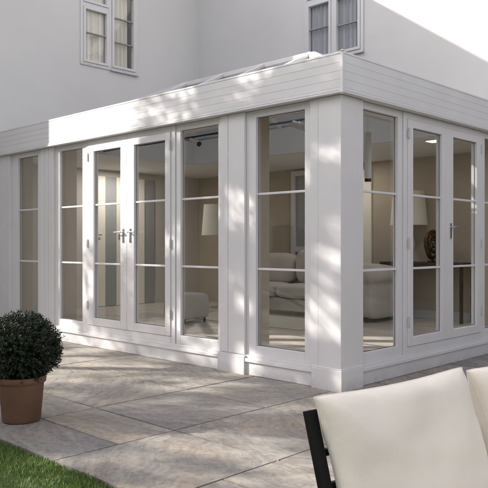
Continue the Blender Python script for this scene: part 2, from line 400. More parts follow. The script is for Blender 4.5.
m.prism([(-12, VW+.1, EAVE+.15), (0.6, VW+.1, EAVE+.15), (0.6, 13.1, EAVE+.15), (-12, 13.1, EAVE+.15)],
        [(-11.5, 8.9, EAVE+1.75), (-2.9, 8.9, EAVE+1.75), (-2.9, 9.2, EAVE+1.75), (-11.5, 9.2, EAVE+1.75)])
hloc(m.build('roof', M['roof_tile'], house))
m = MB(); m.box(-15+T+.002, -UW-T-.002, VF+T+.002, 12.9, 3.55, 3.8); m.box(-UW-T, 0.6-T-.002, VW+T+.002, 12.9, 3.55, 3.8)
hloc(m.build('upper_floor', M['paint_in'], house))

def house_window(loc, rz, cmat):
    """local x: left to right seen from outside, y into the wall, z from the opening's foot"""
    w, h = 1.263, WZ1-WZ0
    root = MB()
    f = .055
    root.box(0, f, -.022, .07, 0, h); root.box(w-f, w, -.022, .07, 0, h)
    root.box(f, w-f, -.022, .07, 0, f); root.box(f, w-f, -.022, .07, h-f, h)
    root.box(w/2-.035, w/2+.035, -.020, .07, f, h-f)
    tz = 1.10                                # transom on the left light
    root.box(f, w/2-.035, -.018, .07, tz-.035, tz+.035)
    fr = root.build('window', M['paint'], house, bevel=.003)
    fr.location = Vector(loc)-Vector((-UW, VW, 0)); fr.rotation_euler = (0, 0, rz)
    # opening sashes: left lower, left top, right full
    def sash(a, b, c, d, bars, name='sash', proud=-.034):
        s = MB(); q = .045
        s.box(a, a+q, proud, .045, c, d); s.box(b-q, b, proud, .045, c, d)
        s.box(a+q, b-q, proud, .045, c, c+q); s.box(a+q, b-q, proud, .045, d-q, d)
        s.build(name, M['paint'], fr, bevel=.003)
        for z in bars:
            k = MB(); k.box(a+q, b-q, -.012, .03, z-.011, z+.011); k.build('glazing_bar', M['dark_bar'], fr)
        p = MB(); p.box(a+q-.004, b-q+.004, .012, .018, c+q-.004, d-q+.004); p.build('pane', M['glass'], fr)
    sash(f+.004, w/2-.039, f+.004, tz-.039, [.60])
    sash(f+.004, w/2-.039, tz+.039, h-f-.004, [1.55])
    sash(w/2+.039, w-f-.004, f+.004, h-f-.004, [.55, 1.0, 1.45], proud=-.040)
    # sill under the opening casement
    k = MB(); k.box(w/2+.01, w+.012, -.055, -.0235, -.012, .014); k.build('sill', M['paint'], fr, bevel=.003)
    # curtains : two wavy cloths
    for a, b in ((.06, w/2-.085), (w/2+.02, w-.165)):
        s = MB(); n = 90; rows_ = []
        sd_ = rnd.uniform(0, 50)
        for j in (0, 1):
            rr = []
            for i in range(n+1):
                tt = i/n; x = a+(b-a)*tt
                y = .075+.016*math.sin(tt*34+2.5*noise.noise((tt*3, sd_, 0)))+.012*math.sin(tt*61+sd_)
                if j: y += .006*math.sin(tt*20)
                rr.append(s.bm.verts.new((x, y, f-.02 if j == 0 else h+.02)))
            rows_.append(rr)
        for i in range(n): s.bm.faces.new((rows_[0][i], rows_[0][i+1], rows_[1][i+1], rows_[1][i]))
        s.build('curtain', cmat, fr, smooth=True)
    # reveal lining
    return fr
M['dark_bar'] = simple('mid_grey_glazing_bar', (0.30, 0.29, 0.29), 0.5, 0.05, 5)  # house window glazing bars, a darker grey than their frames
house_window((-UW, 2.137, WZ0), R(90), M['curtain'])
house_window((-4.443, VW, WZ0), 0, M['voile'])

# ------------------------------------------------------------------ orangery (garden room)
oran = empty('garden_room', (0, 0, 0))
tag(oran, 'white timber glazed garden room with lantern roof standing on the stone patio', 'conservatory')
FT, FB = 2.84, 2.505                     # fascia top, bottom
DU, DV = UW, VW                          # lengths of the two faces
def bu(m, u0, u1, v0, v1, z0, z1): m.box(-max(u0, u1), -min(u0, u1), min(v0, v1), max(v0, v1), z0, z1)
# A face frame: F=0 long garden face (s along U, d into room = +V); F=1 return face (s along V, d into room = +U)
def fb(m, F, s0, s1, d0, d1, z0, z1):
    if F == 0: bu(m, s0, s1, d0, d1, z0, z1)
    else: bu(m, d0, d1, s0, s1, z0, z1)

# plinth course with sill band
m = MB()
for F, L in ((0, DU), (1, DV)):
    st = 0.302 if F == 0 else 0.302
    fb(m, F, st, L-.002, .014, .20, 0, .125)
    fb(m, F, st, L-.002, -.010, .20, .126, .158)
    fb(m, F, st, L-.002, .010, .20, .158, .19)
m.build('plinth', M['paint'], oran, bevel=.003)
# corner post
m = MB()
m.box(-.242, 0, 0, .242, .17, FB)
m.build('corner_post', M['paint'], oran, bevel=.004)
for F in (0, 1):
    m = MB(); fb(m, F, .2455, .335, .004, .10, .17, FB); m.build('pilaster', M['paint'], oran, bevel=.003)
m = MB(); m.box(-.30, .022, -.022, .30, -.01, .178); m.box(-.304, .016, -.016, .304, .178, .188)
m.build('corner_plinth_block', M['paint'], oran, bevel=.004)
# pilasters: (face, s0, s1, [groove positions])
def pilaster(F, s0, s1, grooves):
    m = MB(); g = .004
    cuts = [s0]+grooves+[s1]
    for a, b in zip(cuts, cuts[1:]):
        fb(m, F, a+(g if a != s0 else 0), b-(g if b != s1 else 0), 0, .06, .19, FB)
    fb(m, F, s0+.003, s1-.003, .008, .16, .19, FB)
    m.build('pilaster', M['paint'], oran, bevel=.0025)
    m = MB(); fb(m, F, s0-.012, s1+.012, -.018, .034, -.01, .172); fb(m, F, s0-.016, s1+.016, -.012, .03, .172, .184)
    m.build('plinth_block', M['paint'], oran, bevel=.003)
    # interior pier
    m = MB(); fb(m, F, s0+.004, s1-.004, .165, .36, .10, 2.60); m.build('interior_pier', M['lining'], oran)
    m = MB(); fb(m, F, s0-.010, s1+.010, .20, .374, .10, .24); m.build('skirting', M['skirting'], oran, bevel=.004)
pilaster(0, 1.130, 1.470, [1.352])
pilaster(0, 4.590, 4.910, [4.70, 4.80])
pilaster(0, 5.745, DU-.003, [5.83, 6.0, 6.17, 6.34, 6.51, 6.7])
pilaster(1, 3.43, 3.76, [3.6])
pilaster(1, 4.58, DV-.003, [4.78])

def bar_and_pane(parent, F, s0, s1, z0, z1, d, mat=None):
    e = .006
    p = MB(); fb(p, F, s0-e, s1+e, d, d+.006, z0-e, z1+e); p.build('pane', M['glass'], parent)
    for k in (1, 2):
        z = {1: 1.008, 2: 1.716}[k]
        b = MB(); fb(b, F, s0-.002, s1+.002, d-.016, d+.022, z-.010, z+.010); b.build('glazing_bar', M['paint'], parent, bevel=.003)
    # rubber gasket line
    g = MB(); w = .005
    fb(g, F, s0, s0+w, d-.005, d-.0005, z0, z1); fb(g, F, s1-w, s1, d-.005, d-.0005, z0, z1)
    fb(g, F, s0+w, s1-w, d-.005, d-.0005, z0, z0+w); fb(g, F, s0+w, s1-w, d-.005, d-.0005, z1-w, z1)
    g.build('gasket', M['gasket'], parent)
M['gasket'] = simple('grey_gasket', (0.10, 0.10, 0.105), 0.6, 0.05, 5)
def fixed_window(F, a, b, g0, g1, dep=.03):
    z0, z1 = .19, FB; gz0, gz1 = .281, 2.44
    m = MB()
    fb(m, F, a, g0, dep, .086, z0, z1-.001); fb(m, F, g1, b, dep, .086, z0, z1-.001)
    fb(m, F, g0, g1, dep, .086, z0, gz0); fb(m, F, g0, g1, dep, .086, gz1, z1-.001)
    w = m.build('window', M['paint'], oran, bevel=.003)
    bar_and_pane(w, F, g0, g1, gz0, gz1, .068)
    return w
fixed_window(0, .337, 1.128, .415, 1.006)
fixed_window(0, 1.472, 2.165, 1.520, 2.095)
fixed_window(0, 3.865, 4.588, 3.945, 4.475)
fixed_window(0, 4.912, 5.743, 5.02, 5.565)
fixed_window(1, .337, 1.02, .370, .945)
fixed_window(1, 2.70, 3.428, 2.77, 3.34)
fixed_window(1, 3.762, 4.578, 3.87, 4.47)

def lever(parent, F, s, z, d, direction):
    m = MB()
    def pt(ss, dd, zz): return (-ss, dd, zz) if F == 0 else (-dd, ss, zz)
    fb(m, F, s-.014, s+.014, d-.008, d, z-.10, z+.06)
    m.tube([pt(s, d-.006, z+.02), pt(s, d-.045, z+.02)], .009, 12)
    m.tube([pt(s, d-.045, z+.02), pt(s+direction*.03, d-.049, z+.02), pt(s+direction*.12, d-.047, z+.018)], [.009, .008, .007], 12)
    m.build('handle', M['steel'], parent, smooth=False, bevel=.001)
def door_leaf(F, a, b, g0, g1, hinge, handle=None):
    d = .006; z0, z1 = .262, 2.437; gz0, gz1 = .352, 2.362
    m = MB()
    fb(m, F, a, g0, d, .075, z0, z1); fb(m, F, g1, b, d, .075, z0, z1)
    fb(m, F, g0, g1, d, .075, z0, gz0); fb(m, F, g0, g1, d, .075, gz1, z1)
    o = m.build('door', M['paint'], oran, bevel=.004)
    bar_and_pane(o, F, g0, g1, gz0, gz1, .040)
    hs = a if hinge < 0 else b
    for z in (.50, 1.25, 2.30):
        h = MB(); fb(h, F, hs-.011, hs+.011, d-.014, d-.001, z-.045, z+.045)
        for q in (z-.05, z+.05):
            fb(h, F, hs-.007, hs+.007, d-.012, d-.002, q-.004, q+.004)
        h.build('hinge', M['hinge'], o, bevel=.003)
    if handle: lever(o, F, *handle)
    return o
M['hinge'] = simple('painted_hinge', (0.55, 0.54, 0.54), 0.35, 0.03, 8)
def door_frame(F, a, b):
    m = MB(); q = .03
    fb(m, F, a-.066, a-.003, .018, .125, .19, FB-.001); fb(m, F, b+.003, b+.062, .018, .125, .19, FB-.001)
    fb(m, F, a-.003, b+.003, .020, .125, 2.441, FB-.001); fb(m, F, a-.003, b+.003, .014, .125, .19, .258)
    m.build('door_frame', M['paint'], oran, bevel=.003)
door_frame(0, 2.236, 3.79)
door_leaf(0, 2.236, 3.000, 2.322, 2.868, -1, (2.93, 1.36, .006, -1))
door_leaf(0, 3.004, 3.790, 3.125, 3.668, 1, (3.065, 1.36, .006, 1))
door_frame(1, 1.092, 2.632)
door_leaf(1, 1.092, 1.858, 1.180, 1.745, -1)
door_leaf(1, 1.862, 2.632, 1.985, 2.528, 1, (1.92, 1.40, .006, 1))

# fascia: boards with V joints, base bead and corner cap
def ring(m, off, z0, z1, thick=.03):
    """L-shaped board running round both faces, outer face 'off' outside the post face"""
    m.box(-DU+.002, off, -off, -off+thick, z0, z1)
    m.box(off-thick, off, -off+thick, DV-.002, z0, z1)
m = MB()
nb = 4; zb = FB+.045; hb = (FT-.012-zb)/nb
for i in range(nb): ring(m, .052, zb+hb*i+.0010, zb+hb*(i+1)-.0010, .03)
ring(m, .0495, FB+.002, FT-.002, .10)
m.build('fascia', M['paint'], oran, bevel=.0012)
m = MB(); ring(m, .058, FB+.018, FB+.042, .05); ring(m, .064, FB-.0, FB+.015, .05); m.build('cornice_bead', M['paint'], oran, bevel=.004)
m = MB(); ring(m, .0545, FT-.010, FT+.010, .16); m.build('capping', M['paint'], oran, bevel=.004)
m = MB(); c = .056
m.box(c-.020, c+.004, -c-.004, -c+.020, FB-.006, FT+.004)
m.prism([(c-.03, -c+.03, FT+.012), (c+.008, -c+.03, FT+.012), (c+.008, -c-.008, FT+.012), (c-.03, -c-.008, FT+.012)],
        [(c-.012, -c+.012, FT+.026), (c-.008, -c+.012, FT+.026), (c-.008, -c+.008, FT+.026), (c-.012, -c+.008, FT+.026)])
m.build('corner_cap', M['paint'], oran, bevel=.002)
# flat roof ring and ceiling around the lantern opening
LU0, LU1, LV0, LV1 = .75, 5.4, .85, 3.15
def ring_slab(z0, z1, name, mat, inset=.05):
    m = MB()
    q = .063; a0, a1, b0, b1 = LU0-q, LU1+q, LV0-q, LV1+q
    bu(m, inset, DU-.004, inset, b0, z0, z1); bu(m, inset, DU-.004, b1, DV-.004, z0, z1)
    bu(m, inset, a0, b0, b1, z0, z1); bu(m, a1, DU-.004, b0, b1, z0, z1)
    return m.build(name, mat, oran)
ring_slab(2.72, 2.80, 'flat_roof', M['lead'])
ring_slab(2.60, 2.66, 'ceiling', M['paint_in'], .14)
m = MB(); t2 = .06
for (a, b, c_, d) in ((LU0-t2, LU1+t2, LV0-t2, LV0), (LU0-t2, LU1+t2, LV1, LV1+t2), (LU0-t2, LU0, LV0, LV1), (LU1, LU1+t2, LV0, LV1)):
    bu(m, a, b, c_, d, 2.595, 3.0)
m.build('lantern_upstand', M['paint'], oran)
# lantern
RV, RZ, EZ = 2.0, 3.575, 2.99
RU0, RU1 = 1.9, 4.2
lan = MB()
bu(lan, RU0-.03, RU1+.03, RV-.07, RV+.07, RZ-.06, RZ+.03)
lan = lan.build('roof_lantern', M['paint'], oran, bevel=.006)
def roofbar(p, q, w=.07, h=.07, name='rafter'):
    m = MB(); P0 = (-p[0], p[1], p[2]); Q0 = (-q[0], q[1], q[2]); m.bar(P0, Q0, w, h); m.build(name, M['paint'], lan, bevel=.003)
for cu, cv, ru in ((LU0-.04, LV0-.04, RU0), (LU1+.04, LV0-.04, RU1), (LU0-.04, LV1+.04, RU0), (LU1+.04, LV1+.04, RU1)):
    roofbar((cu, cv, EZ), (ru, RV, RZ), .10, .09)
for u in (RU0, RU0+.77, RU0+1.53, RU1):
    roofbar((u, LV0-.04, EZ+.005), (u, RV-.02, RZ)); roofbar((u, LV1+.04, EZ+.005), (u, RV+.02, RZ))
roofbar((LU0-.04, RV, EZ+.005), (RU0, RV, RZ)); roofbar((LU1+.04, RV, EZ+.005), (RU1, RV, RZ))
for a, b in (((LU0-.06, LV0-.05), (LU1+.06, LV0-.05)), ((LU0-.06, LV1+.05), (LU1+.06, LV1+.05)), ((LU0-.05, LV0-.05), (LU0-.05, LV1+.05)), ((LU1+.05, LV0-.05), (LU1+.05, LV1+.05))):
    roofbar((*a, EZ), (*b, EZ), .09, .07, 'eaves_beam')
def W3(u, v, z): return (-u, v, z)
for pts in ([W3(LU0, LV0, EZ), W3(LU1, LV0, EZ), W3(RU1, RV, RZ), W3(RU0, RV, RZ)],
            [W3(LU0, LV1, EZ), W3(LU1, LV1, EZ), W3(RU1, RV, RZ), W3(RU0, RV, RZ)],
            [W3(LU0, LV0, EZ), W3(LU0, LV1, EZ), W3(RU0, RV, RZ)], [W3(LU1, LV0, EZ), W3(LU1, LV1, EZ), W3(RU1, RV, RZ)]):
    m = MB(); m.prism([Vector(p) for p in pts], [Vector(p)+Vector((0, 0, .012)) for p in pts]); m.build('roof_pane', M['roof_glass'], lan)

# interior floor, lining of the two house walls
m = MB(); k = 0
m.box(-DU+.02, -.20, .20, DV-.02, .02, .092)
struct(m.build('floor_base', M['joint']))
m = MB()
y = .20
while y < DV-.05:
    x = -DU+.02
    while x < -.21:
        x2 = min(x+.75, -.20); y2 = min(y+.75, DV-.02)
        m.box(x+.0015, x2-.0015, y+.0015, y2-.0015, .088, .10); x += .75
    y += .75
struct(m.build('floor_tiles', M['floor_stone']))
m = MB(); bu(m, DU-.035, DU-.003, .37, DV-.04, .10, 2.60); m.build('wall_lining', M['lining_pale'], oran)
m = MB(); bu(m, .20, DU-.003, DV-.035, DV-.003, .10, 2.60); m.build('wall_lining', M['lining'], oran)
def skirt(u0, u1, v0, v1):
    m = MB(); bu(m, u0, u1, v0, v1, .10, .225)
    m.build('skirting', M['skirting'], oran, bevel=.003)
skirt(.36, 2.90, DV-.055, DV-.036); skirt(DU-.055, DU-.036, .39, 1.98); skirt(DU-.055, DU-.036, 3.58, DV-.06)
# cream full-height joinery doors on the house walls
def tall_door(u0, u1, v0, v1, axis, mat=None):
    m = MB(); bu(m, u0, u1, v0, v1, .105, 2.48)
    o = m.build('interior_door', mat or M['cream_panel'], oran, bevel=.004)
for v0, v1 in ((2.30, 2.62), (2.87, 3.52)):
    tall_door(DU-.085, DU-.037, v0, v1, 0)
    m = MB(); bu(m, DU-.125, DU-.11, v0+.03, v0+.22, 1.40, 1.418); bu(m, DU-.11, DU-.0855, v0+.03, v0+.05, 1.385, 1.43); m.build('lever', M['steel'], oran)
M['grey_panel'] = simple('slate_grey_joinery', (0.36, 0.37, 0.38), 0.5, 0.03, 4)
tall_door(DU-.062, DU-.037, 2.625, 2.865, 0, M['grey_panel']); tall_door(DU-.062, DU-.037, 3.525, 3.78, 0, M['grey_panel'])
m = MB(); bu(m, 2.98, 3.40, DV-.085, DV-.037, .105, 2.48); m.build('interior_door', M['cream_panel'], oran, bevel=.004)
# white framed inner doorway on the back wall
m = MB(); a, b = 3.95, 4.70
for u0, u1, z0, z1 in ((a, a+.09, .10, 2.56), (b-.09, b, .10, 2.56), (a+.09, b-.09, 2.47, 2.56), (a+.09, b-.09, 1.1, 1.2)):
    bu(m, u0, u1, DV-.09, DV-.037, z0, z1)
o_ = m.build('interior_door', M['paint'], oran, bevel=.004)
m = MB(); bu(m, a+.09, b-.09, DV-.05, DV-.04, .10, 2.47); m.build('door_panel', M['grey_panel'], o_)

# ------------------------------------------------------------------ interior furniture
def soft_box(m, x0, x1, y0, y1, z0, z1, bulge=.03, n=8, p=6):
    """rounded upholstery block"""
    cx, cy, cz = (x0+x1)/2, (y0+y1)/2, (z0+z1)/2; hx, hy, hz = (x1-x0)/2, (y1-y0)/2, (z1-z0)/2
    bm = m.bm; known = set(bm.verts)
    base = bmesh.ops.create_cube(bm, size=2.0)['verts']
    es = list({e for v in base for e in v.link_edges})
    bmesh.ops.subdivide_edges(bm, edges=es, cuts=n, use_grid_fill=True)
    seen = [v for v in bm.verts if v not in known]
    for v in seen:
        c = v.co
        l = (abs(c.x)**p+abs(c.y)**p+abs(c.z)**p)**(1/p)
        q = c/l
        if True:
            b = 1+bulge*(1-c.x*c.x*.9)*(1-c.y*c.y*.9)
        v.co = Vector((cx+q.x*hx, cy+q.y*hy, cz+q.z*hz*b))
sofa = empty('indoor_sofa', (-3.55, 4.03, .10))
tag(sofa, 'long cream upholstered sofa with rolled arms inside the garden room', 'sofa')
SL = 1.38
m = MB(); soft_box(m, -SL, SL, -.36, .40, .07, .28, 0, 8, 14); m.build('base', M['sofa_fabric'], sofa, smooth=True)
for sx in (-1, 1):
    m = MB(); soft_box(m, *(sorted((sx*(SL-.11), sx*(SL+.05)))), -.40, .42, .06, .70, 0, 5, 8)
    m.tube([(sx*(SL-.01), -.43, .69), (sx*(SL-.01), .40, .69)], .12, 24); m.build('arm', M['sofa_fabric'], sofa, smooth=True)
    for fy in (-.34, .34):
        m = MB(); m.tube([(sx*(SL-.08), fy, 0), (sx*(SL-.08), fy, .08)], [.02, .028], 10); m.build('leg', M['walnut'], sofa)
for k in range(3):
    w_ = (2*SL-.24)/3; a_ = -SL+.12+k*w_
    m = MB(); soft_box(m, a_+.006, a_+w_-.006, -.46, .20, .285, .50, .10, 10, 5); m.build('seat_cushion', M['sofa_fabric'], sofa, smooth=True)
    m = MB(); soft_box(m, a_+.01, a_+w_-.01, .06, .34, .49, (.98, 1.06, .84)[k], .06, 10, 4); m.build('back_cushion', M['sofa_fabric'], sofa, smooth=True)
m = MB(); soft_box(m, -SL, SL, .26, .43, .20, .84, 0, 8, 8); m.build('backrest', M['sofa_fabric'], sofa, smooth=True)

con = empty('console_table', (-1.85, 4.72, .10))
tag(con, 'long dark wood console table against the tan back wall inside the garden room', 'table')
m = MB(); m.box(-.70, .70, -.22, .22, .82, .87); m.build('tabletop', M['walnut'], con, bevel=.004)
for ly in (-.19, .15):
    m = MB(); m.box(.62, .66, ly, ly+.04, .0, .819); m.build('leg', M['walnut'], con, bevel=.003)
m = MB(); m.box(-.68, -.36, -.19, .20, .0, .819); m.build('cabinet_end', M['walnut'], con, bevel=.004)

lamp = empty('table_lamp', (-2.15, 4.70, .973))
tag(lamp, 'table lamp with a large tapered off-white shade on the dark console table', 'lamp')
m = MB(); m.lathe([(.09, 0), (.09, .02), (.03, .03), (.06, .12), (.10, .24), (.08, .36), (.025, .46), (.012, .52), (.012, .70)], 28); m.build('lamp_base', M['ceramic'], lamp, smooth=True)
m = MB(); m.lathe([(.285, .56), (.235, 1.08)], 40, cap0=False, cap1=False); m.lathe([(.281, .562), (.231, 1.078)], 40, cap0=False, cap1=False); m.build('lamp_shade', M['shade'], lamp, smooth=True, normals=False)

sc = empty('ring_sculpture', (-1.69, 4.60, .973), R(80))
tag(sc, 'round bronze swirl sculpture on a small black stand on the console table', 'sculpture')
m = MB(); m.box(-.07, .07, -.04, .04, 0, .025); m.box(-.012, .012, -.012, .012, .025, .07); m.build('stand', M['black'], sc, bevel=.002)
m = MB()
for rr, th in ((.195, .028), (.12, .022), (.06, .016)):
    pts = [((rr)*math.cos(a_)*.8 + (.195-rr)*.25, .012*math.sin(a_*3), .26+rr*math.sin(a_)+(.195-rr)*.2) for a_ in [2*math.pi*i/48 for i in range(49)]]
    m.tube(pts, th, 12)
for i in range(7):
    a_ = i*.9; m.tube([(.05*math.cos(a_), 0, .27+.06*math.sin(a_)), (.10*math.cos(a_+.4), .02, .27+.12*math.sin(a_+.4)), (.15*math.cos(a_+.9), 0, .27+.19*math.sin(a_+.9))], [.014, .02, .012], 10)
m.build('swirl_disc', M['bronze'], sc, smooth=True)

rug = MB(); rug.box(-4.9, -2.4, 2.35, 3.50, .101, .113)
tag(rug.build('rug', M['rug'], bevel=.004), 'pale cream rug on the stone floor in front of the indoor sofa', 'rug')
def ottoman(u, v, w, h, label):
    o = empty('ottoman', (-u, v, .10)); tag(o, label, 'stool')
    m = MB(); soft_box(m, -w/2, w/2, -w/2, w/2, .06, h, .05, 8, 10); m.build('cushion', M['sofa_fabric'], o, smooth=True)
    for a in (-1, 1):
        for b in (-1, 1):
            m = MB(); m.tube([(a*w*.38, b*w*.38, 0), (a*w*.38, b*w*.38, .07)], .018, 8); m.build('leg', M['walnut'], o)
ottoman(4.25, 2.0, .50, .42, 'square pale upholstered footstool on the floor behind the fixed pane beside the double doors')
# floor lamp near the side wall
fl = empty('floor_lamp', (-5.55, 3.9, .10)); tag(fl, 'tall floor lamp with a wide pale drum shade deep inside the garden room', 'lamp')
m = MB(); m.lathe([(.15, 0), (.15, .02), (.012, .03), (.012, 1.45)], 28); m.build('stand', M['steel'], fl, smooth=False)
m = MB(); m.lathe([(.30, 1.30), (.26, 1.85)], 40, cap0=False, cap1=False); m.lathe([(.296, 1.302), (.256, 1.848)], 40, cap0=False, cap1=False); m.build('lamp_shade', M['shade'], fl, smooth=True, normals=False)
# spotlights on tracks
def spot(u, v, z, label, aim):
    o = empty('track_spotlight', (-u, v, z), aim); tag(o, label, 'spotlight', 'spotlights on the ceiling tracks')
    m = MB(); m.tube([(0, 0, 0), (0, 0, -.05)], .008, 10); m.build('stem', M['steel'], o)
    m = MB(); m.tube([(-.09, 0, -.025), (.09, 0, -.095)], .040, 24); m.build('lamp_head', M['paint'], o, smooth=False, bevel=.002)
    m = MB(); m.tube([(.0905, 0, -.0953), (.096, 0, -.0975)], .032, 24); m.build('lens', M['black'], o)
m = MB(); bu(m, .75, 5.40, 1.33, 1.355, 2.640, 2.66)
tag(m.build('light_track', M['black']), 'thin black lighting track across the underside of the roof lantern', 'light track')
spot(1.55, 1.342, 2.640, 'white spotlight on the lantern track behind the pane left of the corner post', R(15))
spot(3.32, 1.342, 2.640, 'white spotlight on the lantern track behind the pane right of the garden doors', R(-10))
pl = empty('pendant_tube', (-1.12, 2.0, 2.598)); tag(pl, 'slim white tube pendant hanging behind the first pane right of the corner post', 'pendant light')
m = MB(); m.tube([(0, 0, 0), (0, 0, -.20)], .003, 8); m.build('cord', M['paint_in'], pl)
m = MB(); m.tube([(0, 0, -.20), (0, 0, -.68)], .036, 28); m.build('lamp_body', M['paint_in'], pl, bevel=.003)
m = MB(); m.tube([(0, 0, -.6805), (0, 0, -.71)], .034, 28); m.build('lamp_rim', M['black'], pl)
pl.location = (-.60, 1.29, 2.598)
def downlight(u, v, label, watts):
    dl = empty('ceiling_downlight', (-u, v, 2.598)); tag(dl, label, 'ceiling light', 'lit downlights in the garden room ceiling')
    m = MB(); m.box(-.10, .10, -.10, .10, -.012, 0); m.build('trim', M['paint_in'], dl, bevel=.002)
    m = MB(); m.box(-.085, .085, -.085, .085, -.016, -.0125); m.build('diffuser', M['lit'], dl)
    ld = bpy.data.lights.new('downlight', 'AREA'); ld.size = .16; ld.energy = watts; ld.color = (1, .95, .87)
    lo = bpy.data.objects.new('downlight_lamp', ld); COL.objects.link(lo); lo.location = (0, 0, -.022); lo.parent = dl
downlight(1.05, 3.50, 'lit square downlight in the ceiling nearest the right-hand garden doors', 2.0)
downlight(3.05, 4.25, 'added square downlight above the indoor sofa, brightening the back of the room', 2.2)  # added lamp, lifts the light near the back wall
downlight(6.60, 2.69, 'added square downlight hidden behind the door stile, brightening the cream joinery', 7)  # added lamp kept out of view, brightens the cream doors

# ------------------------------------------------------------------ potted box ball
pc = c2w(-1.575, 4.93)
pot = empty('plant_pot', pc); tag(pot, 'round brown terracotta pot standing on the patio near the grass edge', 'pot')
m = MB(); m.lathe([(.118, 0), (.132, .004), (.155, .265), (.160, .27), (.168, .272), (.170, .305), (.166, .315), (.156, .315), (.150, .28)], 64, cap1=False)
m.build('pot_body', M['terracotta'], pot, smooth=True, bevel=0)
m = MB(); m.lathe([(.1495, .270), (.10, .285), (.02, .290)], 32, cap0=False); m.build('soil', M['soil'], pot)
bush = empty('boxwood_ball', pc+Vector((0, 0, .285))); tag(bush, 'dark green clipped boxwood ball growing in the brown terracotta pot', 'shrub')
def leaf(bm, p, d, n, L, wd):
    d = d.normalized(); s = d.cross(n)
    if s.length < 1e-4: s = d.orthogonal()
    s.normalize(); nn = s.cross(d)
    a = bm.verts.new(p); b = bm.verts.new(p+d*L*.45+s*wd*.5+nn*wd*.12); c = bm.verts.new(p+d*L); e = bm.verts.new(p+d*L*.45-s*wd*.5+nn*wd*.12)
    bm.faces.new((a, b, c)); bm.faces.new((a, c, e))
def boxball():
    r = random.Random(11); m = MB(); tw = MB(); C0 = Vector((0, 0, .222)); RR = .25
    for i in range(1500):
        d = Vector((r.gauss(0, 1), r.gauss(0, 1), r.gauss(0, 1)))
        if d.length < .01: continue
        d.normalize()
        lump = 1+.10*noise.noise(d*2.3)+.09*noise.noise(d*5)+r.uniform(-.06, .05)+(.09 if r.random() < .05 else 0)
        tip = C0+Vector((d.x*1.06, d.y*1.06, d.z*.98))*RR*lump
        if tip.z < -.0: tip.z = r.uniform(0.0, .05)
        out = (d+Vector((r.uniform(-.4, .4), r.uniform(-.4, .4), r.uniform(0, .6)))).normalized()
        Ls = r.uniform(.05, .09)
        base = tip-out*Ls
        if i % 3 == 0: tw.tube([C0*.6+d*.05, base, tip], [.0022, .0014, .0006], 4)
        k = 0; n = 13
        for k in range(n):
            p = base+out*Ls*(k/(n-1)); a = k*2.4+i
            o1 = out.orthogonal().normalized(); o2 = out.cross(o1)
            sd_ = o1*math.cos(a)+o2*math.sin(a)
            leaf(m.bm, p, out*.75+sd_*r.uniform(.5, 1.0), out, r.uniform(.016, .026), r.uniform(.008, .012))
    for i in range(5000):
        d = Vector((r.gauss(0, 1), r.gauss(0, 1), r.gauss(0, 1))).normalized()
        p = C0+d*RR*r.uniform(.35, .86)
        if p.z < .0: continue
        leaf(m.bm, p, Vector((r.uniform(-1, 1), r.uniform(-1, 1), r.uniform(-.3, 1))), d, r.uniform(.02, .03), .013)
    m.build('foliage', M['box_leaf'], bush, normals=False)
    for k in range(5):
        a = k*1.256; tw.tube([(0.01*math.cos(a), .01*math.sin(a), -.01), (.05*math.cos(a), .05*math.sin(a), .1), (.12*math.cos(a), .12*math.sin(a), .24)], [.009, .006, .003], 7)
    tw.build('twigs', M['bark'], bush, normals=False)
boxball()

# ------------------------------------------------------------------ outdoor sofa (black metal frame, cream cushions)
phi = math.atan2(.615, .789)
p0 = c2w(.200, 2.135); dirw = (c2w(.200+math.cos(.644), 2.135+math.sin(.644))-p0).normalized()      # along the back
facew = (c2w(.200+math.sin(.644), 2.135-math.cos(.644))-p0).normalized()                           # towards the sitter
osofa = empty('garden_sofa', (p0.x, p0.y, 0), math.atan2(dirw.y, dirw.x))
tag(osofa, 'black metal garden sofa with slatted back in front of the garden room', 'garden sofa')
# local: x along back, -y towards sitter (check), z up
assert abs(dirw.cross(facew).z+1) < .02
LW = 2.21
def back_pt(x, z, off=0):      # a point in the tilted back plane
    return Vector((x, -.31*( .74-z) - off, z))
for x in (0.0, LW):
    m = MB(); a = back_pt(x, .735); b = back_pt(x, 0.28)
    m.bar(a, b, .034, .030, up=(0, 1, 0)); m.build('back_post', M['dark_metal'], osofa, bevel=.002)
for z in (.60, .505, .41):
    m = MB(); m.bar(back_pt(.0205, z, -.030), back_pt(LW-.0205, z, -.030), .014, .022); m.build('back_rail', M['dark_metal'], osofa, bevel=.0015)
m = MB()
m.bar((0, -.14, .27), (LW, -.14, .27), .03, .05); m.bar((0, -.80, .27), (LW, -.80, .27), .03, .05)
m.bar((0, -.155, .27), (0, -.785, .27), .03, .05); m.bar((LW, -.155, .27), (LW, -.785, .27), .03, .05)
for i in range(1, 18): m.bar((i*LW/18, -.155, .28), (i*LW/18, -.785, .28), .04, .012)
m.build('seat_frame', M['dark_metal'], osofa, bevel=.002)
for x in (0.0, LW):
    for y in (-.14, -.80):
        m = MB(); m.box(x-.02, x+.02, y-.02, y+.02, 0, .244); m.build('leg', M['dark_metal'], osofa, bevel=.002)
m = MB(); m.box(LW-.025, LW+.025, -.80, -.16, .55, .575); m.box(LW-.02, LW+.02, -.80, -.77, .29, .549); m.build('armrest', M['dark_metal'], osofa, bevel=.002)

